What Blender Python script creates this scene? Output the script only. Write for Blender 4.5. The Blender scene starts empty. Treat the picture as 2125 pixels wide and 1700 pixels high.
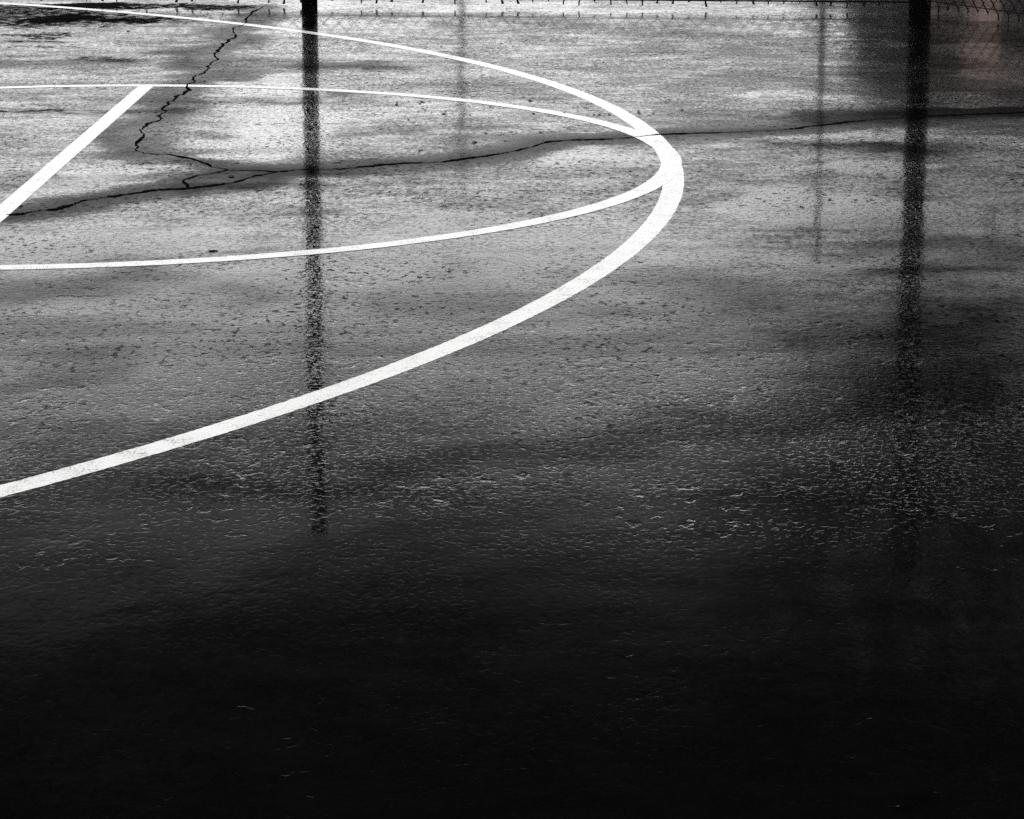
import bpy, math, random
import numpy as np
from mathutils import Vector

# ---------------------------------------------------------------- tuning values
SKY_TILT = 3.6
SKY_STOPS = [(0, 1.4), (4, 2.0), (7, 2.5), (8.5, 2.45), (9.5, 1.9), (11, 1.32), (12, 1.08), (13, 0.86), (14, 0.54), (15, 0.31), (16.2, 0.14), (18, 0.05), (21, 0.022), (26, 0.014), (50, 0.015), (90, 0.10)]
SKY_STRENGTH = 0.12
SUN_W = 1.5
EXPOSURE = 1.45
PIT_AMP, MID_AMP, FINE_WET, FINE_DAMP, MID_DAMP, BIG_AMP, SLOW_AMP, LUMP_AMP = 0.00040, 0.00008, 0.000006, 0.000010, 0.00006, 0.00030, 0.0020, 0.0013
GRIT_DAMP, GRIT_WET, PIT_DAMP = 0.000015, 0.00008, 0.00038
COVER_DAMP, WET_BIAS = 0.40, -0.02
WET_LO, WET_HI = -0.30, 0.70
ROUGH_DAMP, ROUGH_WET, SPEC_DAMP, ALB = 0.08, 0.02, 0.5, 0.0012
# hand-placed wetness: (points read off the photograph), radius in metres, change of film, depth squash
PATCHES = [
 ([(640, 135), (780, 140)], .10, -.6), ([(560, 205), (700, 200)], .08, -.5), ([(430, 130), (500, 160)], .12, -.5),
 ([(560, 480), (300, 570)], .03, -.3),
 ([(-100, 1560), (1000, 1520), (2200, 1480)], 0.85, -.7), ([(1750, 640), (2100, 700)], .35, -.5), ([(1750, 120), (2125, 150)], .9, -.3, .5),
 ([(500, 500), (1500, 450)], .45, -.15), ([(560, 14), (1080, 16)], .16, .22, .7), ([(1150, 18), (1720, 20)], .2, .22, .7), ([(640, 45), (900, 50)], .12, .3, .7), ([(1600, 68), (1760, 70)], .10, .4, .7), ([(2000, 22), (2125, 40)], .12, .5, .7), ([(2000, 100), (2120, 170)], .14, .6, .7), ([(1930, 196), (2010, 199)], .08, .8, .7), ([(1775, 90), (1815, 92)], .07, .9, .7), ([(1740, 130), (1880, 140)], .1, .4, .7), ([(1940, 230), (2125, 215)], .1, .4, .7), ([(1750, 550), (1880, 548)], .035, .9), ([(1960, 545), (2125, 552)], .04, .9), ([(1940, 730), (2125, 700)], .07, .5),
 ([(540, 170), (620, 240), (560, 310)], .17, .55), ([(80, 520), (280, 490)], 0.14, .5), ([(120, 410), (330, 340)], .12, .3),
 ([(1730, 285), (1880, 275)], .12, .9), ([(1730, 350), (1880, 340)], .10, .9), ([(1730, 430), (1880, 440)], .22, .8),
 ([(1980, 300), (2125, 300)], .12, .4), ([(1200, 340), (1300, 330)], .12, .4), ([(1600, 200), (2000, 215)], .1, .4),
  ([(1640, 235), (2000, 232)], .06, -.6),
]
DRY = [
 ([(0, 30), (160, 35)], .28, .8, .5), ([(150, 14), (470, 17)], .09, .9, .6), ([(0, 70), (110, 78)], .08, .7), ([(0, 88), (150, 88)], .08, .7), ([(0, 103), (220, 101)], .07, .6),
 ([(200, 40), (330, 38)], .15, .6), ([(160, 125), (200, 127)], .07, .6), ([(0, 227), (200, 229)], .035, .7),
]
SEAMS = [
 ([(0, 227.5), (120, 228.5), (240, 229.5), (345, 228)], .002, .006, 'faint straight seam running in from the left edge to the jagged crack'),
 ([(480, 127.5), (620, 128.5), (700, 126), (790, 126)], .002, .005, 'thin dark seam crossing the slim post reflection near the top'),
 ([(795, 169.5), (960, 171), (1000, 169)], .002, .004, 'thin level seam between the two white lines'),
]
TREES = [
 (3.2, 27.5, 0.3, 0.7, (0.7, 0.6, 0.75), 1500, 21, 'small ragged shrub just left of the brick building', 0.10, 0.05),
 (3.95, 28.5, 0.5, 1.2, (0.6, 0.6, 1.2), 1800, 22, 'larger ragged shrub in front of the brick building', 0.10, 0.05),
 (6.7, 24.0, 3.0, 5.9, (4.3, 2.6, 3.4), 2600, 5, 'broad thinly leaved tree beyond the fence at the right side'),
 (10.2, 37.0, 4.0, 9.0, (4.8, 3.0, 4.6), 3000, 9, 'taller dark tree standing farther back behind the brick building'),
]
DRAIN = [   # broad soft bands where the film has run off
 ([(700, 985), (1250, 960), (1500, 880), (1800, 805), (1980, 770)], .13, .65), ([(60, 605), (300, 590)], .20, .8), ([(60, 770), (160, 765)], .12, .5),
 ([(1750, 510), (2100, 520)], .13, .75), ([(1850, 570), (2125, 566)], .09, .8), ([(1700, 305), (2000, 302)], .10, .8), ([(1640, 240), (2125, 232)], .12, .5),
 ([(1950, 690), (2020, 780)], .26, .6), ([(1300, 605), (1500, 600)], .16, .35), ([(940, 560), (910, 650)], .10, .3), ([(200, 930), (560, 900), (900, 860)], .10, .35),
 ([(0, 1060), (300, 1040), (600, 1000)], .10, .35), ([(1600, 640), (1850, 660)], .3, .4), ([(500, 395), (640, 385)], .07, .6), ([(620, 428), (760, 424)], .05, .7), ([(100, 228), (350, 228)], .07, .6),
 ([(560, 205), (760, 205)], .12, .45), ([(640, 140), (790, 142)], .12, .4), ([(900, 180), (1080, 182)], .18, .4), ([(820, 275), (960, 262)], .12, .4), ([(0, 130), (160, 128)], .15, .5), ([(1100, 50), (1350, 62)], .22, .35),
]

# ---------------------------------------------------------------- camera, sky, sun, exposure
S = bpy.context.scene
C = S.collection
CAM_H = 1.219
cam = bpy.data.objects.new('camera', bpy.data.cameras.new('camera'))
C.objects.link(cam)
cam.location = (0, 0, CAM_H)
cam.rotation_euler = (math.radians(90 - 13.2589), 0, 0)
cam.data.sensor_width = 36.0
cam.data.lens = 36.0 * 5937.4 / 2125.0
cam.data.clip_start = 0.05
cam.data.clip_end = 2000
S.camera = cam

SUN_EL, SUN_AZ = 58.0, 205.0          # azimuth clockwise from +Y: behind the camera, to the left
w = bpy.data.worlds.new('World'); S.world = w; w.use_nodes = True
nt = w.node_tree; N = nt.nodes; L = nt.links; N.clear()
def math_node(nt, op, a, b=None, c=None, clamp=False):
    n = nt.nodes.new('ShaderNodeMath'); n.operation = op; n.use_clamp = clamp
    for i, v in enumerate((a, b, c)):
        if v is None: continue
        if isinstance(v, (int, float)): n.inputs[i].default_value = v
        else: nt.links.new(v, n.inputs[i])
    return n.outputs[0]
def ramp_node(nt, fac, stops, interp='LINEAR'):
    r = nt.nodes.new('ShaderNodeValToRGB'); r.color_ramp.interpolation = interp
    e = r.color_ramp.elements
    while len(e) > 1: e.remove(e[-1])
    e[0].position = stops[0][0]; e[0].color = (stops[0][1],) * 3 + (1,)
    for p, v in stops[1:]:
        k = e.new(p); k.color = (v, v, v, 1)
    nt.links.new(fac, r.inputs[0])
    return r.outputs[0]
def noise_node(nt, vec, scale, detail=3, rough=0.5, dist=0.0):
    n = nt.nodes.new('ShaderNodeTexNoise'); n.inputs['Scale'].default_value = scale
    n.inputs['Detail'].default_value = detail; n.inputs['Roughness'].default_value = rough
    n.inputs['Distortion'].default_value = dist
    if vec is not None: nt.links.new(vec, n.inputs['Vector'])
    return n.outputs[0]
def map_node(nt, vec, scale=(1, 1, 1), loc=(0, 0, 0), rot=(0, 0, 0)):
    m = nt.nodes.new('ShaderNodeMapping'); nt.links.new(vec, m.inputs[0])
    m.inputs['Scale'].default_value = scale; m.inputs['Location'].default_value = loc; m.inputs['Rotation'].default_value = rot
    return m.outputs[0]

sky = N.new('ShaderNodeTexSky'); sky.sky_type = 'NISHITA'; sky.sun_disc = False
sky.sun_elevation = math.radians(SUN_EL); sky.sun_rotation = math.radians(SUN_AZ)
sky.air_density = 1.0; sky.dust_density = 4.0
bw = N.new('ShaderNodeRGBToBW'); L.new(sky.outputs[0], bw.inputs[0])
tc = N.new('ShaderNodeTexCoord')
sep = N.new('ShaderNodeSeparateXYZ'); L.new(tc.outputs['Generated'], sep.inputs[0])
el = math_node(nt, 'MULTIPLY', math_node(nt, 'ARCSINE', sep.outputs[2]), 180 / math.pi)
az = math_node(nt, 'MULTIPLY', math_node(nt, 'ARCTAN2', sep.outputs[0], sep.outputs[1]), 180 / math.pi)
cl1 = noise_node(nt, map_node(nt, tc.outputs['Generated'], (5, 5, 14)), 1.0, 4, 0.55, 0.4)
cl2 = noise_node(nt, map_node(nt, tc.outputs['Generated'], (14, 14, 40), (3.1, 1.7, 0)), 1.0, 3, 0.5, 0.2)
# bright strip over the horizon; dark cloud above added to dim near reflections; its edge wavers and sinks to the right
azc = math_node(nt, 'MINIMUM', math_node(nt, 'MAXIMUM', math_node(nt, 'SUBTRACT', az, 1.0), 0.0), 40.0)
edge = math_node(nt, 'ADD', el, math_node(nt, 'MULTIPLY', math_node(nt, 'SUBTRACT', cl1, 0.5), 5.0))
mrz = N.new('ShaderNodeMapRange'); mrz.interpolation_type = 'SMOOTHSTEP'; L.new(azc, mrz.inputs[0])
mrz.inputs[1].default_value = 2.0; mrz.inputs[2].default_value = 8.5; mrz.inputs[3].default_value = 0.0; mrz.inputs[4].default_value = SKY_TILT
edge = math_node(nt, 'ADD', edge, mrz.outputs[0])
fac = math_node(nt, 'DIVIDE', edge, 90.0, clamp=True)
sky_dimming = ramp_node(nt, fac, [(p / 90.0, v) for p, v in SKY_STOPS])
soft = math_node(nt, 'MULTIPLY_ADD', cl2, 0.7, 0.65)
m = math_node(nt, 'MULTIPLY', math_node(nt, 'MULTIPLY', bw.outputs[0], sky_dimming), soft)
bg = N.new('ShaderNodeBackground'); bg.inputs['Strength'].default_value = SKY_STRENGTH
L.new(m, bg.inputs['Color'])
out = N.new('ShaderNodeOutputWorld'); L.new(bg.outputs[0], out.inputs[0])

sl = bpy.data.lights.new('sun', 'SUN'); sl.energy = SUN_W; sl.angle = math.radians(12); sl.color = (1, 0.995, 0.985)
sun = bpy.data.objects.new('sun', sl); C.objects.link(sun)
se, sa = math.radians(SUN_EL), math.radians(SUN_AZ)
d = Vector((math.sin(sa) * math.cos(se), math.cos(sa) * math.cos(se), math.sin(se)))
sun.rotation_euler = d.to_track_quat('Z', 'Y').to_euler()

S.view_settings.view_transform = 'Standard'; S.view_settings.look = 'None'
S.view_settings.exposure = EXPOSURE; S.view_settings.gamma = 1.0; S.view_settings.use_curve_mapping = False
S.render.engine = 'CYCLES'
S.cycles.max_bounces = 6; S.cycles.diffuse_bounces = 2; S.cycles.glossy_bounces = 4
S.cycles.sample_clamp_indirect = 8.0
S.cycles.use_denoising = False

# crack lines in metres on the court
CRACK_JAG = [(-1.148, 13.329), (-1.154, 13.209), (-1.161, 13.138), (-1.172, 13.068), (-1.171, 12.906), (-1.172, 12.771), (-1.175, 12.66), (-1.161, 12.551), (-1.162, 12.423), (-1.174, 12.381), (-1.191, 12.318), (-1.194, 12.256), (-1.18, 12.134), (-1.166, 12.074), (-1.149, 11.916), (-1.154, 11.838), (-1.17, 11.819), (-1.155, 11.743), (-1.161, 11.686), (-1.177, 11.649), (-1.164, 11.575), (-1.167, 11.465), (-1.175, 11.411), (-1.164, 11.358), (-1.174, 11.287), (-1.157, 11.2), (-1.136, 11.08), (-1.148, 11.013), (-1.15, 10.947), (-1.145, 10.881), (-1.151, 10.832), (-1.142, 10.784), (-1.143, 10.688), (-1.144, 10.61), (-1.163, 10.548), (-1.165, 10.487), (-1.157, 10.397), (-1.147, 10.367), (-1.151, 10.308), (-1.167, 10.264), (-1.157, 10.163), (-1.141, 10.092), (-1.148, 10.05), (-1.149, 9.953), (-1.163, 9.939), (-1.165, 9.912), (-1.159, 9.804), (-1.176, 9.738), (-1.168, 9.685), (-1.175, 9.608), (-1.171, 9.544), (-1.158, 9.532), (-1.152, 9.494), (-1.161, 9.419), (-1.16, 9.37), (-1.149, 9.334), (-1.142, 9.286), (-1.161, 9.226), (-1.175, 9.191), (-1.171, 9.132), (-1.179, 9.109), (-1.178, 9.04), (-1.158, 8.95), (-1.149, 8.894), (-1.156, 8.84), (-1.155, 8.785), (-1.153, 8.711), (-1.134, 8.658), (-1.138, 8.606), (-1.131, 8.565), (-1.101, 8.524), (-1.06, 8.503), (-1.024, 8.493), (-0.967, 8.423), (-0.935, 8.384), (-0.899, 8.315), (-0.87, 8.248), (-0.817, 8.182), (-0.78, 8.173), (-0.725, 8.173), (-0.672, 8.145)]
CRACK_MAIN = [(-1.32, 7.39), (-1.283, 7.406), (-1.268, 7.429), (-1.242, 7.464), (-1.217, 7.468), (-1.201, 7.484), (-1.173, 7.556), (-1.156, 7.621), (-1.088, 7.695), (-0.974, 7.814), (-0.902, 7.831), (-0.849, 7.874), (-0.777, 7.945), (-0.733, 8.062), (-0.672, 8.145), (-0.607, 8.191), (-0.504, 8.191), (-0.402, 8.267), (-0.317, 8.315), (-0.214, 8.335), (-0.136, 8.413), (-0.067, 8.473), (-0.001, 8.554), (0.062, 8.658), (0.112, 8.775), (0.196, 8.812), (0.295, 8.829), (0.396, 8.883), (0.471, 8.939), (0.511, 8.95), (0.72, 8.995), (0.829, 9.034), (0.905, 9.074), (0.942, 9.121), (0.998, 9.155), (1.086, 9.238), (1.171, 9.286), (1.316, 9.358), (1.401, 9.389), (1.572, 9.444), (1.628, 9.457), (1.702, 9.481), (1.831, 9.532)]
CRACK_LOOP = [(-0.817, 8.182), (-0.848, 8.135), (-0.892, 8.08), (-0.917, 8.016), (-0.928, 7.971), (-0.904, 7.901), (-0.899, 7.831)]

# ---------------------------------------------------------------- helpers
def tag(o, label=None, cat=None, group=None, kind=None):
    if label: o['label'] = label
    if cat: o['category'] = cat
    if group: o['group'] = group
    if kind: o['kind'] = kind
    return o
def link_mesh(name, verts, faces, mat, parent=None, smooth=False):
    me = bpy.data.meshes.new(name); me.from_pydata([tuple(v) for v in verts], [], faces); me.update()
    if smooth:
        me.polygons.foreach_set('use_smooth', [True] * len(me.polygons))
    if mat: me.materials.append(mat)
    o = bpy.data.objects.new(name, me); C.objects.link(o)
    if parent: o.parent = parent
    return o
def empty(name, loc=(0, 0, 0), rz=0.0):
    o = bpy.data.objects.new(name, None); C.objects.link(o); o.location = loc; o.rotation_euler = (0, 0, rz); return o
class MB:
    def __init__(s): s.v = []; s.f = []
    def add(s, v, f):
        b = len(s.v); s.v += [tuple(p) for p in v]; s.f += [tuple(i + b for i in q) for q in f]
    def box(s, x0, x1, y0, y1, z0, z1):
        s.add([(x, y, z) for x in (x0, x1) for y in (y0, y1) for z in (z0, z1)],
              [(0, 1, 3, 2), (4, 6, 7, 5), (0, 4, 5, 1), (2, 3, 7, 6), (0, 2, 6, 4), (1, 5, 7, 3)])
    def tube(s, pts, rad, n=8, caps=True):
        pts = [Vector(p) for p in pts]; k = len(pts)
        rad = rad if isinstance(rad, (list, tuple)) else [rad] * k
        vs = []; up = Vector((0, 0, 1))
        for i, p in enumerate(pts):
            t = (pts[min(i + 1, k - 1)] - pts[max(i - 1, 0)]).normalized()
            a = t.cross(up)
            if a.length < 1e-3: a = t.cross(Vector((0, 1, 0)))
            a.normalize(); b = t.cross(a)
            for j in range(n):
                q = 2 * math.pi * j / n
                vs.append(p + (a * math.cos(q) + b * math.sin(q)) * rad[i])
        fs = [(i * n + j, i * n + (j + 1) % n, (i + 1) * n + (j + 1) % n, (i + 1) * n + j) for i in range(k - 1) for j in range(n)]
        if caps: fs += [tuple(range(n - 1, -1, -1)), tuple((k - 1) * n + j for j in range(n))]
        s.add(vs, fs)
    def dome(s, c, r, n=14, m=5):
        vs = [(c[0] + r * math.cos(a) * math.cos(2 * math.pi * j / n), c[1] + r * math.cos(a) * math.sin(2 * math.pi * j / n), c[2] + 0.7 * r * math.sin(a))
              for a in [math.pi / 2 * i / m for i in range(m)] for j in range(n)]
        vs.append((c[0], c[1], c[2] + 0.7 * r))
        fs = [(i * n + j, i * n + (j + 1) % n, (i + 1) * n + (j + 1) % n, (i + 1) * n + j) for i in range(m - 1) for j in range(n)]
        fs += [((m - 1) * n + j, (m - 1) * n + (j + 1) % n, len(vs) - 1) for j in range(n)]
        s.add(vs, fs)
    def build(s, name, mat, parent=None, smooth=False): return link_mesh(name, s.v, s.f, mat, parent, smooth)

def new_mat(name):
    m = bpy.data.materials.new(name); m.use_nodes = True
    return m, m.node_tree, m.node_tree.nodes['Principled BSDF']
def plain(name, col, rough=0.6, metal=0.0, var=0.25, scale=12.0, bump=0.0):
    m, nt, b = new_mat(name)
    tc = nt.nodes.new('ShaderNodeTexCoord')
    n = noise_node(nt, tc.outputs['Object'], scale, 5, 0.6)
    mx = nt.nodes.new('ShaderNodeMix'); mx.data_type = 'RGBA'
    nt.links.new(n, mx.inputs[0])
    mx.inputs[6].default_value = tuple(c * (1 - var) for c in col) + (1,); mx.inputs[7].default_value = tuple(min(1, c * (1 + var)) for c in col) + (1,)
    nt.links.new(mx.outputs[2], b.inputs['Base Color'])
    b.inputs['Roughness'].default_value = rough; b.inputs['Metallic'].default_value = metal
    if bump:
        bp = nt.nodes.new('ShaderNodeBump'); bp.inputs['Strength'].default_value = bump; bp.inputs['Distance'].default_value = 0.01
        nt.links.new(n, bp.inputs['Height']); nt.links.new(bp.outputs[0], b.inputs['Normal'])
    return m

# ---------------------------------------------------------------- wet court material
def water_bump(nt, coord, wet, strength):
    """height field in metres: fine aggregate of the paving, drowned where the water film is thick"""
    W = map_node(nt, coord, (1, 0.72, 1))
    fine = noise_node(nt, W, 210.0, 2, 0.55)                    # aggregate grain, about 5 mm
    mid = noise_node(nt, map_node(nt, W, (1, 1, 1), (5, 3, 0)), 88.0, 2.5, 0.5, 0.3)  # film ripples over lumps, 15 mm
    big = noise_node(nt, map_node(nt, W, (1, 1, 1), (9, 1, 0)), 14.0, 2, 0.5)
    grit = noise_node(nt, map_node(nt, W, (1, 1, 1), (1, 6, 0)), 125.0, 2, 0.6, 0.2)
    slow = noise_node(nt, map_node(nt, W, (1, 1, 1), (2, 7, 0)), 2.1, 2, 0.5)
    pit = ramp_node(nt, mid, [(0.0, 0.0), (0.36, 0.12), (0.45, 0.94), (0.50, 1.0), (1.0, 1.0)], 'EASE')   # film is flat with narrow pits where grit breaks it
    zone = ramp_node(nt, noise_node(nt, map_node(nt, W, (1, 1.0, 1), (3, 9, 0)), 3.2, 4, 0.6, 0.5), [(0.36, 0.3), (0.6, 1.0)], 'EASE')
    pit = math_node(nt, 'SUBTRACT', pit, 1.0)
    fa = nt.nodes.new('ShaderNodeAttribute'); fa.attribute_name = 'film'
    ca = nt.nodes.new('ShaderNodeAttribute'); ca.attribute_name = 'calm'
    rough_on = math_node(nt, 'MULTIPLY_ADD', ca.outputs['Fac'], -1.0, 1.0, clamp=True)
    zone = math_node(nt, 'MULTIPLY', zone, math_node(nt, 'MULTIPLY', math_node(nt, 'MULTIPLY_ADD', fa.outputs['Fac'], 0.75, 1.0, clamp=True), rough_on))
    zone2 = ramp_node(nt, noise_node(nt, map_node(nt, W, (1, 1.0, 1), (7, 1, 0)), 2.4, 5, 0.65, 0.6), [(0.47, 0.0), (0.62, 1.0)], 'EASE')
    zone2 = math_node(nt, 'MULTIPLY', zone2, math_node(nt, 'MULTIPLY', math_node(nt, 'MULTIPLY_ADD', fa.outputs['Fac'], 0.75, 1.0, clamp=True), rough_on))
    lump = ramp_node(nt, noise_node(nt, map_node(nt, W, (1, 1, 1), (2, 2, 0)), 30.0, 3, 0.55, 0.3), [(0.0, 0.0), (0.33, 0.1), (0.40, 0.94), (0.46, 1.0), (1, 1)], 'EASE')
    lump = math_node(nt, 'SUBTRACT', lump, 1.0)
    lumps = math_node(nt, 'MULTIPLY', math_node(nt, 'MULTIPLY', lump, zone2), LUMP_AMP)
    h_wet = math_node(nt, 'ADD', math_node(nt, 'MULTIPLY', pit, math_node(nt, 'MULTIPLY', zone, PIT_AMP)), math_node(nt, 'MULTIPLY', mid, MID_AMP))
    h_wet = math_node(nt, 'ADD', h_wet, math_node(nt, 'MULTIPLY', fine, FINE_WET))
    h_dry = math_node(nt, 'ADD', math_node(nt, 'MULTIPLY', fine, FINE_DAMP), math_node(nt, 'MULTIPLY', mid, MID_DAMP))
    h_dry = math_node(nt, 'ADD', h_dry, math_node(nt, 'MULTIPLY', grit, GRIT_DAMP))
    gp = math_node(nt, 'SUBTRACT', ramp_node(nt, grit, [(0.0, 0.0), (0.36, 0.15), (0.42, 0.94), (0.47, 1.0), (1.0, 1.0)], 'EASE'), 1.0)
    h_wet = math_node(nt, 'ADD', h_wet, math_node(nt, 'MULTIPLY', gp, math_node(nt, 'MULTIPLY', zone, GRIT_WET)))
    h_dry = math_node(nt, 'ADD', h_dry, math_node(nt, 'MULTIPLY', pit, math_node(nt, 'MULTIPLY', zone, PIT_DAMP)))
    h_dry = math_node(nt, 'ADD', h_dry, math_node(nt, 'MULTIPLY', gp, math_node(nt, 'MULTIPLY', zone, PIT_DAMP * 0.5)))
    mixh = nt.nodes.new('ShaderNodeMix'); mixh.data_type = 'FLOAT'
    nt.links.new(wet, mixh.inputs[0]); nt.links.new(h_dry, mixh.inputs[2]); nt.links.new(h_wet, mixh.inputs[3])
    h = math_node(nt, 'ADD', mixh.outputs[0], math_node(nt, 'MULTIPLY', big, BIG_AMP))
    h = math_node(nt, 'ADD', h, math_node(nt, 'MULTIPLY', slow, SLOW_AMP))
    h = math_node(nt, 'ADD', h, lumps)
    bp = nt.nodes.new('ShaderNodeBump'); bp.inputs['Strength'].default_value = strength; bp.inputs['Distance'].default_value = 1.0
    nt.links.new(h, bp.inputs['Height'])
    return bp.outputs[0], fine, mid, big

def wetness(nt, coord, use_attr=True):
    """0 damp open paving .. 1 standing film; broad hand-placed patches plus ragged noise"""
    n1 = noise_node(nt, map_node(nt, coord, (1.0, 0.9, 1)), 2.4, 5, 0.62, 0.6)
    n2 = noise_node(nt, map_node(nt, coord, (0.5, 0.8, 1), (4, 4, 0)), 12.0, 3, 0.6, 0.3)
    base = math_node(nt, 'ADD', math_node(nt, 'MULTIPLY', math_node(nt, 'SUBTRACT', n1, 0.5), 1.1), math_node(nt, 'MULTIPLY', math_node(nt, 'SUBTRACT', n2, 0.5), 1.3))
    base = math_node(nt, 'ADD', base, WET_BIAS)
    n3 = noise_node(nt, map_node(nt, coord, (1.0, 0.45, 1), (6, 2, 0)), 62.0, 4, 0.7)
    base = math_node(nt, 'ADD', base, math_node(nt, 'MULTIPLY', math_node(nt, 'SUBTRACT', n3, 0.5), 1.7))
    if use_attr:
        a = nt.nodes.new('ShaderNodeAttribute'); a.attribute_name = 'film'
        base = math_node(nt, 'ADD', base, a.outputs['Fac'])
    mr = nt.nodes.new('ShaderNodeMapRange'); mr.interpolation_type = 'SMOOTHSTEP'
    nt.links.new(base, mr.inputs[0]); mr.inputs[1].default_value = WET_LO; mr.inputs[2].default_value = WET_HI
    return mr.outputs[0]

def court_material():
    m, nt, b = new_mat('wet_court')
    tc = nt.nodes.new('ShaderNodeTexCoord'); co = tc.outputs['Object']
    wet = wetness(nt, co)
    nrm, fine, mid, big = water_bump(nt, co, wet, 1.0)
    dry = nt.nodes.new('ShaderNodeAttribute'); dry.attribute_name = 'dry'
    dn = noise_node(nt, map_node(nt, co, (1, 1, 1), (8, 8, 0)), 22.0, 6, 0.75)
    drym = ramp_node(nt, math_node(nt, 'ADD', dry.outputs['Fac'], math_node(nt, 'MULTIPLY', math_node(nt, 'SUBTRACT', dn, 0.5), 3.0)), [(0.0, 0), (0.45, 0.0), (0.95, 1.0), (1, 1)])
    col = ramp_node(nt, math_node(nt, 'ADD', math_node(nt, 'MULTIPLY', fine, 0.6), math_node(nt, 'MULTIPLY', big, 0.4)), [(0.3, ALB * 0.5), (0.7, ALB * 1.6)])
    nt.links.new(col, b.inputs['Base Color'])
    r = nt.nodes.new('ShaderNodeMix'); r.data_type = 'FLOAT'; nt.links.new(wet, r.inputs[0])
    r.inputs[2].default_value = ROUGH_DAMP; r.inputs[3].default_value = ROUGH_WET
    r2 = math_node(nt, 'MULTIPLY_ADD', drym, 0.45, r.outputs[0])
    nt.links.new(r2, b.inputs['Roughness'])
    b.inputs['IOR'].default_value = 1.33
    spec = math_node(nt, 'MULTIPLY_ADD', drym, -0.44, 0.5)
    sp = nt.nodes.new('ShaderNodeMix'); sp.data_type = 'FLOAT'; nt.links.new(wet, sp.inputs[0]); sp.inputs[2].default_value = SPEC_DAMP; sp.inputs[3].default_value = 1.0
    nt.links.new(math_node(nt, 'MULTIPLY', spec, sp.outputs[0]), b.inputs['Specular IOR Level'])
    nt.links.new(nrm, b.inputs['Normal'])
    # share of the surface that carries a water film: the rest is bare dark aggregate that mirrors nothing
    df = nt.nodes.new('ShaderNodeBsdfDiffuse'); nt.links.new(col, df.inputs['Color'])
    cv = nt.nodes.new('ShaderNodeMix'); cv.data_type = 'FLOAT'; nt.links.new(wet, cv.inputs[0]); cv.inputs[2].default_value = COVER_DAMP; cv.inputs[3].default_value = 1.0
    cover = math_node(nt, 'MULTIPLY', cv.outputs[0], math_node(nt, 'MULTIPLY_ADD', drym, -0.85, 1.0))
    da = nt.nodes.new('ShaderNodeAttribute'); da.attribute_name = 'drain'
    cover = math_node(nt, 'MULTIPLY', cover, math_node(nt, 'MULTIPLY_ADD', da.outputs['Fac'], -0.74, 1.0))
    cq = nt.nodes.new('ShaderNodeAttribute'); cq.attribute_name = 'calm'; gc = math_node(nt, 'MULTIPLY_ADD', cq.outputs['Fac'], -1.1, 1.0, clamp=True)
    gz = ramp_node(nt, noise_node(nt, map_node(nt, co, (1, 0.8, 1), (7, 1, 0)), 2.2, 5, 0.65, 0.6), [(0.40, 0.22), (0.60, 1.0)])
    gn = ramp_node(nt, noise_node(nt, map_node(nt, co, (1, 0.6, 1), (4, 9, 0)), 58.0, 3, 0.6, 0.4), [(0.385, 1.0), (0.43, 0.0)])   # dry grains standing proud of the film
    cover = math_node(nt, 'MULTIPLY', cover, math_node(nt, 'MULTIPLY_ADD', math_node(nt, 'MULTIPLY', math_node(nt, 'MULTIPLY', gz, gn), gc), -0.85, 1.0))
    ms = nt.nodes.new('ShaderNodeMixShader'); nt.links.new(cover, ms.inputs[0]); nt.links.new(df.outputs[0], ms.inputs[1]); nt.links.new(b.outputs[0], ms.inputs[2])
    nt.links.new(ms.outputs[0], nt.nodes['Material Output'].inputs['Surface'])
    return m

def paint_material(name, wear):
    m, nt, b = new_mat(name)
    tc = nt.nodes.new('ShaderNodeTexCoord'); co = tc.outputs['Object']
    wet = wetness(nt, co, False)
    nrm, fine, mid, big = water_bump(nt, co, wet, 0.45)
    col = ramp_node(nt, math_node(nt, 'ADD', math_node(nt, 'MULTIPLY', fine, 0.45), math_node(nt, 'ADD', math_node(nt, 'MULTIPLY', mid, 0.25), math_node(nt, 'MULTIPLY', big, 0.3))), [(0.34, 0.08), (0.395, 0.42), (0.45, 0.70), (0.52, 0.80), (1.0, 0.86)])
    nt.links.new(col, b.inputs['Base Color'])
    b.inputs['Roughness'].default_value = 0.22; b.inputs['IOR'].default_value = 1.33
    nt.links.new(nrm, b.inputs['Normal'])
    return m

M_court = court_material()
M_paint = paint_material('white_line_paint', 0.1)
M_crack = plain('open_crack', (0.004, 0.004, 0.004), 0.95)
M_crack.node_tree.nodes['Principled BSDF'].inputs['Specular IOR Level'].default_value = 0.0
M_steel = plain('black_coated_steel', (0.003, 0.003, 0.003), 0.6)
M_steel.node_tree.nodes['Principled BSDF'].inputs['Specular IOR Level'].default_value = 0.15
M_wire = plain('dark_wire', (0.004, 0.004, 0.004), 0.9)
M_wire.node_tree.nodes['Principled BSDF'].inputs['Specular IOR Level'].default_value = 0.1
M_grit = plain('black_grit', (0.006, 0.006, 0.006), 0.7)
M_brick = None

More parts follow.
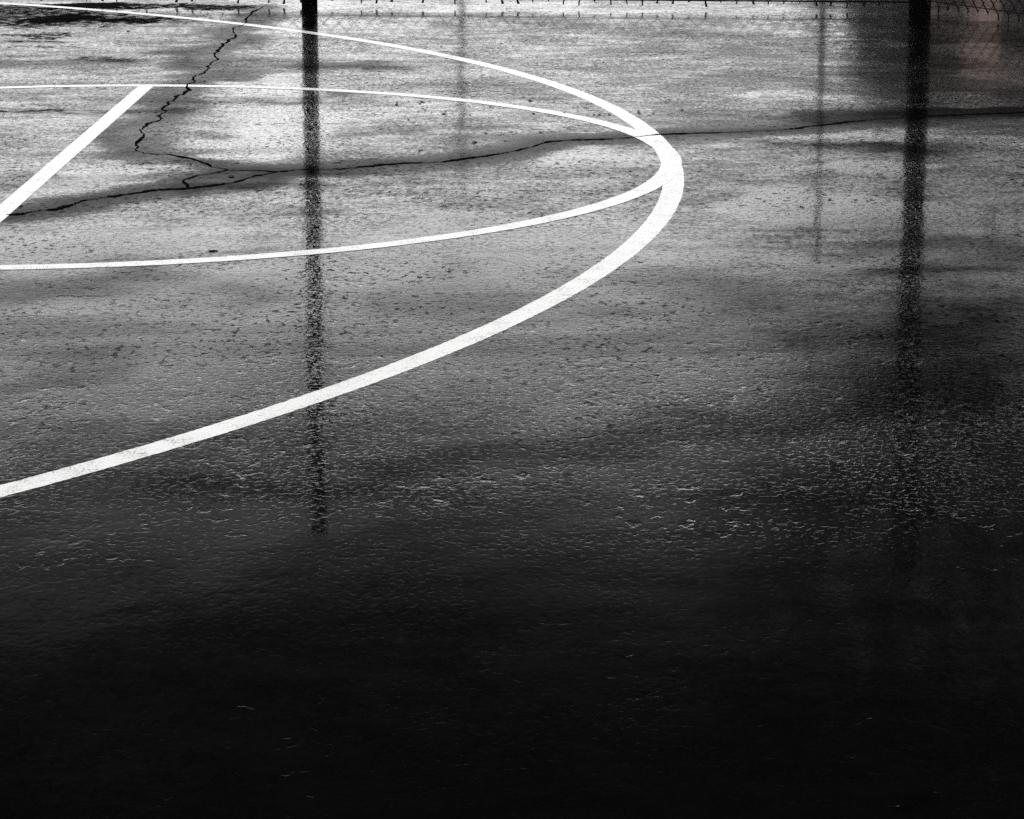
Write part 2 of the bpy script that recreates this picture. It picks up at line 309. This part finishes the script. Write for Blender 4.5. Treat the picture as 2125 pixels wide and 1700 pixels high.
# ---------------------------------------------------------------- ground sheet with its wetness attributes
def dist_poly(X, Y, pts, sy=1.0):
    D = np.full(X.shape, 1e9)
    for (x0, y0), (x1, y1) in zip(pts[:-1], pts[1:]):
        dx, dy = x1 - x0, (y1 - y0) * sy
        l2 = dx * dx + dy * dy + 1e-12
        t = np.clip(((X - x0) * dx + (Y - y0) * sy * dy) / l2, 0, 1)
        D = np.minimum(D, np.hypot(X - x0 - t * dx, (Y - y0) * sy - t * dy))
    return D
xs = np.concatenate([[-400, -120, -40, -15, -7, -4], np.arange(-2.8, 2.81, 0.02), [4, 7, 15, 40, 120, 400]])
ys = np.concatenate([[-400, -120, -40, -12, -3, 0.5, 2.0], np.arange(2.8, 14.2, 0.02), [15, 17, 22, 30, 60, 150, 400]])
GX, GY = np.meshgrid(xs, ys)
nx, ny = len(xs), len(ys)
film = np.zeros(GX.shape); dryv = np.zeros(GX.shape)
def px(u, v):                                   # a spot read off the photograph, as metres on the court
    a = math.radians(13.2589); q = (u - 1062.5) / 5937.4; r = -(v - 850.0) / 5937.4
    t = CAM_H / (math.sin(a) - r * math.cos(a)); return q * t, (math.cos(a) + r * math.sin(a)) * t
def vnoise(cell, seed):
    g = np.random.default_rng(seed).uniform(-1, 1, (512, 512))
    fx, fy = GX / cell + 200.0, GY / (cell * 1.3) + 200.0
    ix, iy = np.floor(fx).astype(int), np.floor(fy).astype(int); tx, ty = fx - ix, fy - iy
    tx = tx * tx * (3 - 2 * tx); ty = ty * ty * (3 - 2 * ty)
    q = lambda a, c: g[np.clip(iy + c, 0, 511), np.clip(ix + a, 0, 511)]
    return (q(0, 0) * (1 - tx) + q(1, 0) * tx) * (1 - ty) + (q(0, 1) * (1 - tx) + q(1, 1) * tx) * ty
WX = GX + 0.16 * vnoise(0.30, 1) + 0.07 * vnoise(0.10, 2) + 0.03 * vnoise(0.045, 3)
WY = GY + 0.14 * vnoise(0.26, 4) + 0.08 * vnoise(0.11, 5) + 0.03 * vnoise(0.045, 6)
def stroke(target, pts, r, val, sy=1.0, soft=0.5, ragged=True):
    D = dist_poly(WX if ragged else GX, WY if ragged else GY, pts, sy)
    k = np.clip((r * (1 + soft) - D) / (r * 2 * soft), 0, 1); k = k * k * (3 - 2 * k)
    target += val * k
# the low near part of the court carries one continuous film
q = np.clip((8.3 + 0.5 * vnoise(0.9, 11) - GY) / 2.6, 0, 1); q = q * q * (3 - 2 * q); film += 1.0 * q + 0.22 * (1 - q)
q = np.clip((5.7 + 0.45 * vnoise(0.7, 12) - GY) / 1.5, 0, 1); calm = 0.88 * q * q * (3 - 2 * q)   # deeper, stiller film at the near end
# the paving along the cracks drains: damp, without a film
stroke(film, CRACK_MAIN, 0.11, -0.8, ragged=False); stroke(film, CRACK_MAIN, 0.17, -0.3)
stroke(film, CRACK_JAG, 0.05, -0.4, ragged=False); stroke(film, CRACK_JAG, 0.13, -0.45)
stroke(film, CRACK_LOOP, 0.06, -0.5, ragged=False)
for a in PATCHES:
    pts = [px(*p) for p in a[0]]
    stroke(film, pts, a[1], a[2], a[3] if len(a) > 3 else 1.0, 0.95 if a[2] < 0 else 0.6)
def bands(cx, cy, seed):        # long low swells running across the court
    g = np.random.default_rng(seed).uniform(-1, 1, (512, 512)); fx, fy = GX / cx + 200.0, (GY - 0.10 * GX) / cy + 100.0
    ix, iy = np.floor(fx).astype(int), np.floor(fy).astype(int); tx, ty = fx - ix, fy - iy
    tx = tx * tx * (3 - 2 * tx); ty = ty * ty * (3 - 2 * ty); q = lambda a, c: g[np.clip(iy + c, 0, 511), np.clip(ix + a, 0, 511)]
    return (q(0, 0) * (1 - tx) + q(1, 0) * tx) * (1 - ty) + (q(0, 1) * (1 - tx) + q(1, 1) * tx) * ty
drain = 0.45 * np.clip(bands(0.9, 0.30, 31) + 0.6 * bands(0.5, 0.12, 32) + 0.35 * bands(0.25, 0.05, 33) - 0.1, 0, 1)
stroke(drain, CRACK_MAIN, 0.10, 0.75, soft=0.9, ragged=False); stroke(drain, CRACK_JAG, 0.08, 0.45, soft=0.9); stroke(drain, CRACK_LOOP, 0.05, 0.4, soft=0.9, ragged=False)
for a in DRAIN: stroke(drain, [px(*q_) for q_ in a[0]], a[1], a[2], 1.0, 0.95)
for a in DRY:
    stroke(dryv, [px(*p) for p in a[0]], a[1], a[2], a[3] if len(a) > 3 else 1.0)
me = bpy.data.meshes.new('ground')
co = np.zeros((nx * ny, 3)); co[:, 0] = GX.ravel(); co[:, 1] = GY.ravel()
idx = (np.arange(ny - 1)[:, None] * nx + np.arange(nx - 1)[None, :]).ravel()
quads = np.stack([idx, idx + 1, idx + nx + 1, idx + nx], 1)
me.vertices.add(nx * ny); me.vertices.foreach_set('co', co.ravel())
me.loops.add(quads.size); me.loops.foreach_set('vertex_index', quads.ravel())
me.polygons.add(len(quads)); me.polygons.foreach_set('loop_start', np.arange(len(quads)) * 4); me.polygons.foreach_set('loop_total', np.full(len(quads), 4))
me.update(); me.validate()
for nm, arr in (('film', film), ('dry', dryv), ('calm', calm), ('drain', np.clip(drain, 0, 1))):
    at = me.attributes.new(nm, 'FLOAT', 'POINT'); at.data.foreach_set('value', arr.ravel().astype(np.float32))
me.materials.append(M_court)
ground = bpy.data.objects.new('ground', me); C.objects.link(ground); tag(ground, kind='structure')

# ---------------------------------------------------------------- painted lines (on the court, 4 mm sheets)
rnd = random.Random(3)
def arc_strip(cx, cy, r0, r1, a0, a1, n, z, name, label):
    vs, fs = [], []
    for i in range(n + 1):
        a = a0 + (a1 - a0) * i / n
        j0 = rnd.uniform(-0.0013, 0.0013); j1 = rnd.uniform(-0.0013, 0.0013)
        for r in (r0 + j0, r1 + j1): vs.append((cx + r * math.cos(a), cy + r * math.sin(a), z))
    for i in range(n): fs.append((2 * i, 2 * i + 1, 2 * i + 3, 2 * i + 2))
    o = link_mesh(name, vs, fs, M_paint, ground); o['label'] = label; return o
R = math.radians
arc_strip(-5.5585, 8.3357, 5.9941, 6.0535, R(-88), R(88), 1800, 0.0004, 'three_point_line', 'long thick white arc sweeping from lower left round to the top left of the court')
arc_strip(-1.3300, 8.4236, 1.7691, 1.8303, R(-180), R(180), 900, 0.0008, 'free_throw_circle', 'white painted circle inside the long arc, meeting it at its right end')
vs = []; n = 120
for i in range(n + 1):
    y = 6.63 + (10.205 - 6.63) * i / n
    xc = -1.3065 - 0.0121 * (10.2 - y)
    vs += [(xc - 0.0275 + rnd.uniform(-.0006, .0006), y, 0.0006), (xc + 0.0275 + rnd.uniform(-.0006, .0006), y, 0.0006)]
ft = link_mesh('free_throw_line', vs, [(2 * i, 2 * i + 1, 2 * i + 3, 2 * i + 2) for i in range(n)], M_paint, ground)
ft['label'] = 'straight white bar running diagonally from the left edge up to the thin circle line'

# ---------------------------------------------------------------- cracks
def crack(pts, w0, w1, name, label, sub=3, jit=0.002, seed=1, z=0.0010):
    rr = random.Random(seed); P = []
    for (a, b) in zip(pts[:-1], pts[1:]):
        for k in range(sub):
            t = k / sub; P.append((a[0] + (b[0] - a[0]) * t + rr.uniform(-jit, jit), a[1] + (b[1] - a[1]) * t + rr.uniform(-jit, jit)))
    P.append(pts[-1]); vs = []
    ww = w0
    for i, p in enumerate(P):
        q0 = P[max(i - 1, 0)]; q1 = P[min(i + 1, len(P) - 1)]
        tx, ty = q1[0] - q0[0], q1[1] - q0[1]; l = math.hypot(tx, ty) + 1e-9
        ww = min(max(ww + rr.uniform(-1, 1) * (w1 - w0) * 0.45, w0), w1)
        k0, k1 = rr.uniform(0.3, 1.0), rr.uniform(0.3, 1.0)
        nxn, nyn = -ty / l * ww * 0.65, tx / l * ww * 0.65
        vs += [(p[0] + nxn * k0, p[1] + nyn * k0, z), (p[0] - nxn * k1, p[1] - nyn * k1, z)]
    o = link_mesh(name, vs, [(2 * i, 2 * i + 1, 2 * i + 3, 2 * i + 2) for i in range(len(P) - 1)], M_crack, ground)
    o['label'] = label; return o
crack(CRACK_JAG, 0.005, 0.016, 'crack', 'jagged dark crack wandering down from the top edge to the long crack', 3, 0.004, 2)
crack(CRACK_MAIN, 0.006, 0.028, 'crack', 'long smooth crack crossing the whole court and the tip of the white arc', 9, 0.0022, 3, 0.00115)
crack(CRACK_LOOP, 0.007, 0.014, 'crack', 'short curved crack branching off beside the bend of the jagged one', 3, 0.002, 4, 0.0013)
for k, (pts, w0, w1, lab) in enumerate(SEAMS):
    crack([px(*p) for p in pts], w0, w1, 'crack', lab, 12, 0.004, 20 + k, 0.0002)

# ---------------------------------------------------------------- grit on the court
def bit_mesh(seed, sx, sy, sz):
    rr = random.Random(seed); n = 9; vs = []
    for (q, z) in ((1.0, 0.0), (0.85, 0.6), (0.4, 1.0)):
        for j in range(n):
            a = 2 * math.pi * j / n; k = q * rr.uniform(0.75, 1.15)
            vs.append((sx * k * math.cos(a), sy * k * math.sin(a), sz * z))
    fs = [(i * n + j, i * n + (j + 1) % n, (i + 1) * n + (j + 1) % n, (i + 1) * n + j) for i in range(2) for j in range(n)]
    fs.append(tuple(2 * n + j for j in range(n)))
    me = bpy.data.meshes.new('pebble'); me.from_pydata(vs, [], fs); me.materials.append(M_grit); return me
bits = [bit_mesh(i, 0.006, 0.006, 0.0035) for i in range(5)]
def bit(name, me, u, v, s, label, cat, group=None):
    o = bpy.data.objects.new(name, me); C.objects.link(o); x, y = px(u, v)
    o.location = (x, y, 0.001); o.rotation_euler = (0, 0, rnd.uniform(0, 6)); o.scale = (s * rnd.uniform(0.7, 1.8), s * rnd.uniform(0.7, 1.6), s * 0.7)
    return tag(o, label, cat, group)
leaf = bit_mesh(40, 0.0075, 0.012, 0.003)
o = bit('leaf_scrap', leaf, 443, 521.5, 1.0, 'black oval scrap lying on the wet court just above the lower thin white line', 'scrap'); o.rotation_euler = (0, 0, 0.05)
bit('pebble', bits[0], 266, 65, 1.1, 'lone round black pebble on the grey court at upper left, left of the jagged crack', 'pebble')
bit('pebble', bits[1], 480, 367, 1.2, 'small black pebble inside the loop of the branching crack', 'pebble')
G1 = [(824, 213), (823, 218), (875, 212), (880, 213), (872, 216), (878, 226), (882, 229), (895, 234.5), (868, 232), (848, 249), (925, 232), (921, 237), (926, 238.5), (965, 236), (962, 240), (975, 238), (1005, 220), (1017, 222), (1030, 211), (1100, 210), (1108, 237)]
G2 = [(923, 297), (925, 301), (952, 290), (985, 296), (988, 295), (1008, 277), (1040, 275), (1062, 274), (1071, 275), (874, 312), (870, 313), (1122, 275), (1048, 293)]
G3 = [(1232, 238), (1244, 239), (1263, 237.5), (1265, 239), (1325, 232), (1327, 236), (1356, 236), (1296, 204), (1306, 233), (1416, 229), (1387, 237), (1171, 234.5), (1107, 236)]
for G, lab, grp in ((G1, 'tiny black speck of grit scattered below the upper thin white line', 'grit below the upper thin line'),
                    (G2, 'tiny black speck of grit in the cluster above the long crack', 'grit above the long crack'),
                    (G3, 'tiny black speck of grit between and beside the two converging white lines', 'grit by the converging lines')):
    for k, (u, v) in enumerate(G): bit('grit', bits[k % 5], u, v, rnd.uniform(0.35, 0.95), lab, 'grit', grp)

# ---------------------------------------------------------------- chain link fence
FL = (-6.2, 13.75); FA = (-0.928, 13.19); FB = (1.85, 13.05); FD = (3.35, 10.25)
def lerp2(a, b, t): return (a[0] + (b[0] - a[0]) * t, a[1] + (b[1] - a[1]) * t)
fence = empty('chain_link_fence', (FB[0], FB[1], 0))
tag(fence, 'tall black chain link fence along the far edge, only its bottom barbs in view', 'fence')
def rel(p): return (p[0] - FB[0], p[1] - FB[1])
def fabric(a, b, h, z0, name='wire_mesh'):
    """vertical zigzag wires woven into diamonds 72 mm wide, twisted barbs at the bottom"""
    a, b = rel(a), rel(b); Lr = math.hypot(b[0] - a[0], b[1] - a[1]); dx, dy = (b[0] - a[0]) / Lr, (b[1] - a[1]) / Lr
    px_, py_ = -dy, dx; D = 0.0718; nr = int(h / (D / 2)); V = []; F = []; r = 0.0027
    nw = int(Lr / D)
    for i in range(nw + 1):
        s0 = i * D
        k0 = len(V)
        for j in range(nr + 1):
            s = s0 + (D / 2 if j % 2 else -0.0) ; off = 0.0018 * (1 if j % 2 else -1); z = z0 + j * D / 2
            cx, cy = a[0] + dx * s + px_ * off, a[1] + dy * s + py_ * off
            V += [(cx - dx * r, cy - dy * r, z), (cx + px_ * r, cy + py_ * r, z + r), (cx + dx * r, cy + dy * r, z), (cx - px_ * r, cy - py_ * r, z - r)]
        for j in range(nr):
            for q in range(4): F.append((k0 + 4 * j + q, k0 + 4 * j + (q + 1) % 4, k0 + 4 * j + 4 + (q + 1) % 4, k0 + 4 * j + 4 + q))
        # mirrored strand, completing the diamond
        k0 = len(V)
        for j in range(nr + 1):
            s = s0 + (-D / 2 if j % 2 else 0.0) ; z = z0 + j * D / 2; off = -0.0018
            cx, cy = a[0] + dx * s + px_ * off, a[1] + dy * s + py_ * off
            V += [(cx - dx * r, cy - dy * r, z), (cx + px_ * r, cy + py_ * r, z + r), (cx + dx * r, cy + dy * r, z), (cx - px_ * r, cy - py_ * r, z - r)]
        for j in range(nr):
            for q in range(4): F.append((k0 + 4 * j + q, k0 + 4 * j + (q + 1) % 4, k0 + 4 * j + 4 + (q + 1) % 4, k0 + 4 * j + 4 + q))
        # twisted barb below the knot
        k0 = len(V); rb = 0.0036; cx, cy = a[0] + dx * s0, a[1] + dy * s0
        zl = z0 - rnd.choice([0.008, 0.016, 0.022, 0.03]) * rnd.uniform(0.8, 1.1); ln = rnd.uniform(-0.012, 0.012)
        for (z, q, o) in ((z0, rb, 0), (zl, rb * 0.8, ln)):
            V += [(cx + dx * (o - q), cy + dy * (o - q), z), (cx + px_ * q, cy + py_ * q, z), (cx + dx * (o + q), cy + dy * (o + q), z), (cx - px_ * q, cy - py_ * q, z)]
        for q in range(4): F.append((k0 + q, k0 + (q + 1) % 4, k0 + 4 + (q + 1) % 4, k0 + 4 + q))
        F.append((k0 + 4, k0 + 5, k0 + 6, k0 + 7))
    return link_mesh(name, V, F, M_wire, fence)
def rail(a, b, z, r, name):
    m = MB(); a, b = rel(a), rel(b); m.tube([(a[0], a[1], z), (b[0], b[1], z)], r, 10); return m.build(name, M_steel, fence, True)
def post(p, h, r, label=None):
    m = MB(); x, y = rel(p)
    m.tube([(x, y, -0.2), (x, y, h)], r, 24); m.dome((x, y, h), r * 1.18)
    o = m.build('post', M_steel, fence, True)
    for z in (0.25, 1.25, h - 0.2):
        c = MB(); c.tube([(x, y, z - 0.012), (x, y, z + 0.012)], r + 0.004, 24); c.build('tension_band', M_steel, o)
    if label: o['label'] = label
    return o
HF = 2.32
fabric(FL, FB, HF - 0.06, 0.041); fabric(FB, FD, HF - 0.06, 0.036)
for a, b in ((FL, FB), (FB, FD)):
    rail(a, b, HF, 0.021, 'top_rail')
rail(FL, FB, 0.0415, 0.0038, 'tension_wire'); rail(FB, FD, 0.052, 0.0022, 'tension_wire')
post(FA, 2.44, 0.0365, 'slim black fence post whose reflection runs down left of centre')
post(FB, 2.62, 0.050, 'thick black corner post whose reflection runs down the right side')
post(lerp2(FB, FA, 2.0), HF + .08, 0.0365); post(FD, HF + .08, 0.0365)

# ---------------------------------------------------------------- what the wet court mirrors from beyond the fence
def brick_mat():
    m, nt, b = new_mat('red_brick'); tc = nt.nodes.new('ShaderNodeTexCoord')
    br = nt.nodes.new('ShaderNodeTexBrick'); nt.links.new(map_node(nt, tc.outputs['Object'], (1, 1, 1), (0, 0, 0), (math.pi / 2, 0, 0)), br.inputs[0])
    br.inputs['Color1'].default_value = (0.44, 0.26, 0.22, 1); br.inputs['Color2'].default_value = (0.28, 0.19, 0.165, 1); br.inputs['Mortar'].default_value = (0.38, 0.37, 0.36, 1)
    br.inputs['Scale'].default_value = 1.0; br.inputs['Brick Width'].default_value = 0.23; br.inputs['Row Height'].default_value = 0.075; br.inputs['Mortar Size'].default_value = 0.008
    nt.links.new(br.outputs[0], b.inputs['Base Color']); b.inputs['Roughness'].default_value = 0.8
    return m
M_brick = brick_mat(); M_roof = plain('roof_felt', (0.02, 0.02, 0.02), 0.8); M_door = plain('door_paint', (0.015, 0.015, 0.015), 0.5)
M_glass = plain('window_glass', (0.01, 0.01, 0.01), 0.1); M_frame = plain('frame_paint', (0.25, 0.25, 0.25), 0.5)
M_bark = plain('bark', (0.018, 0.017, 0.016), 0.9, bump=0.6, scale=18); M_leaf = plain('leaves', (0.05, 0.05, 0.05), 0.6, scale=1.5, var=0.5)
M_wood = plain('tarred_wood', (0.02, 0.018, 0.016), 0.85, bump=0.4, scale=20)

bl = empty('brick_building', (4.1, 30.0, 0)); tag(bl, 'low brick building beyond the fence, mirrored dark at upper right', 'building')
m = MB(); m.box(0, 9, 0, 4, 0, 2.55); m.build('wall', M_brick, bl)
m = MB(); m.box(-0.2, 9.2, -0.2, 4.2, 2.55, 2.75); m.build('roof', M_roof, bl)
m = MB(); m.box(1.0, 2.0, -0.04, -0.003, 0.02, 2.1); dr = m.build('door', M_door, bl)
m = MB(); m.box(1.86, 1.9, -0.09, -0.043, 0.95, 1.08); m.build('handle', M_frame, dr)
for wx in (3.4, 6.2):
    m = MB(); m.box(wx, wx + 1.4, -0.05, -0.003, 1.0, 1.07); m.box(wx, wx + 1.4, -0.05, -0.003, 1.93, 2.0); m.box(wx, wx + .07, -0.05, -0.003, 1.07, 1.93); m.box(wx + 1.33, wx + 1.4, -0.05, -0.003, 1.07, 1.93)
    wf = m.build('window', M_frame, bl)
    m = MB(); m.box(wx + .07, wx + 1.33, -0.02, -0.004, 1.07, 1.93); m.build('pane', M_glass, wf)

def tree(x, y, trunk_h, crown_c, crown_r, n, seed, label, leaf=0.16, tr=0.2):
    rr = random.Random(seed); t = empty('tree', (x, y, 0)); tag(t, label, 'tree', None)
    m = MB(); m.tube([(0, 0, -.3), (0.05, 0, trunk_h * .5), (-0.04, 0.05, trunk_h), (0.02, 0, crown_c + crown_r[2] * .5)], [tr, tr * .8, tr * .62, tr * .2], 12)
    for k in range(16):
        a = rr.uniform(0, 6.28); z0 = rr.uniform(trunk_h * .85, crown_c + crown_r[2] * .3); l = rr.uniform(.6, .95)
        e = (crown_r[0] * l * math.cos(a), crown_r[1] * l * math.sin(a), z0 + rr.uniform(.3, 1.4))
        mid = (e[0] * .45 + rr.uniform(-.2, .2), e[1] * .45, z0 + (e[2] - z0) * .7)
        m.tube([(0, 0, z0), mid, e], [tr * .35, tr * .2, tr * .05], 6)
    m.build('trunk', M_bark, t, True)
    V, F = [], []
    cl = []
    for _ in range(60):
        while True:
            p = [rr.uniform(-1, 1) for _ in range(3)]
            if sum(q * q for q in p) < 1: break
        cl.append((p, rr.uniform(.16, .34)))
    for i in range(n):
        c, s = cl[i % 60]
        g = [c[k] + rr.gauss(0, s * .55) for k in range(3)]
        P = Vector((g[0] * crown_r[0], g[1] * crown_r[1], crown_c + g[2] * crown_r[2]))
        u = Vector((rr.gauss(0, 1), rr.gauss(0, 1), rr.gauss(0, 1))).normalized(); v = u.orthogonal().normalized()
        s1 = leaf * rr.uniform(.5, 1.1); b = len(V)
        V += [P - u * s1, P + v * s1 * .45, P + u * s1, P - v * s1 * .45]; F.append((b, b + 1, b + 2, b + 3))
    link_mesh('crown', V, F, M_leaf, t)
for a in TREES: tree(*a)
for o in [q for q in C.objects if q.name.startswith('tree') and q.get('label', '').find('shrub') >= 0]:
    o.name = 'shrub'; o['category'] = 'shrub'

up = empty('utility_pole', (-1.05, 60.0, 0)); tag(up, 'faint distant utility pole mirrored between the centre and the slim post', 'pole')
m = MB(); m.tube([(0, 0, -.5), (0, 0, 8.0)], [0.08, 0.06], 14); m.build('pole', M_wood, up, True)
m = MB(); m.tube([(0, 0, 8.0), (0, 0, 8.12)], [0.05, 0.02], 12); m.build('pole_cap', M_steel, up, True)

lp = empty('steel_pole', (2.16, 20.0, 0)); tag(lp, 'thin dark steel pole mirrored just left of the thick corner post', 'pole')
m = MB(); m.tube([(0, 0, -.3), (0, 0, 0.6), (0, 0, 2.4)], [0.018, 0.020, 0.020], 12); m.build('pole', M_steel, lp, True)
m = MB(); m.tube([(0, 0, 2.4), (0, 0, 2.45)], [0.034, 0.012], 12); m.build('pole_cap', M_steel, lp, True)
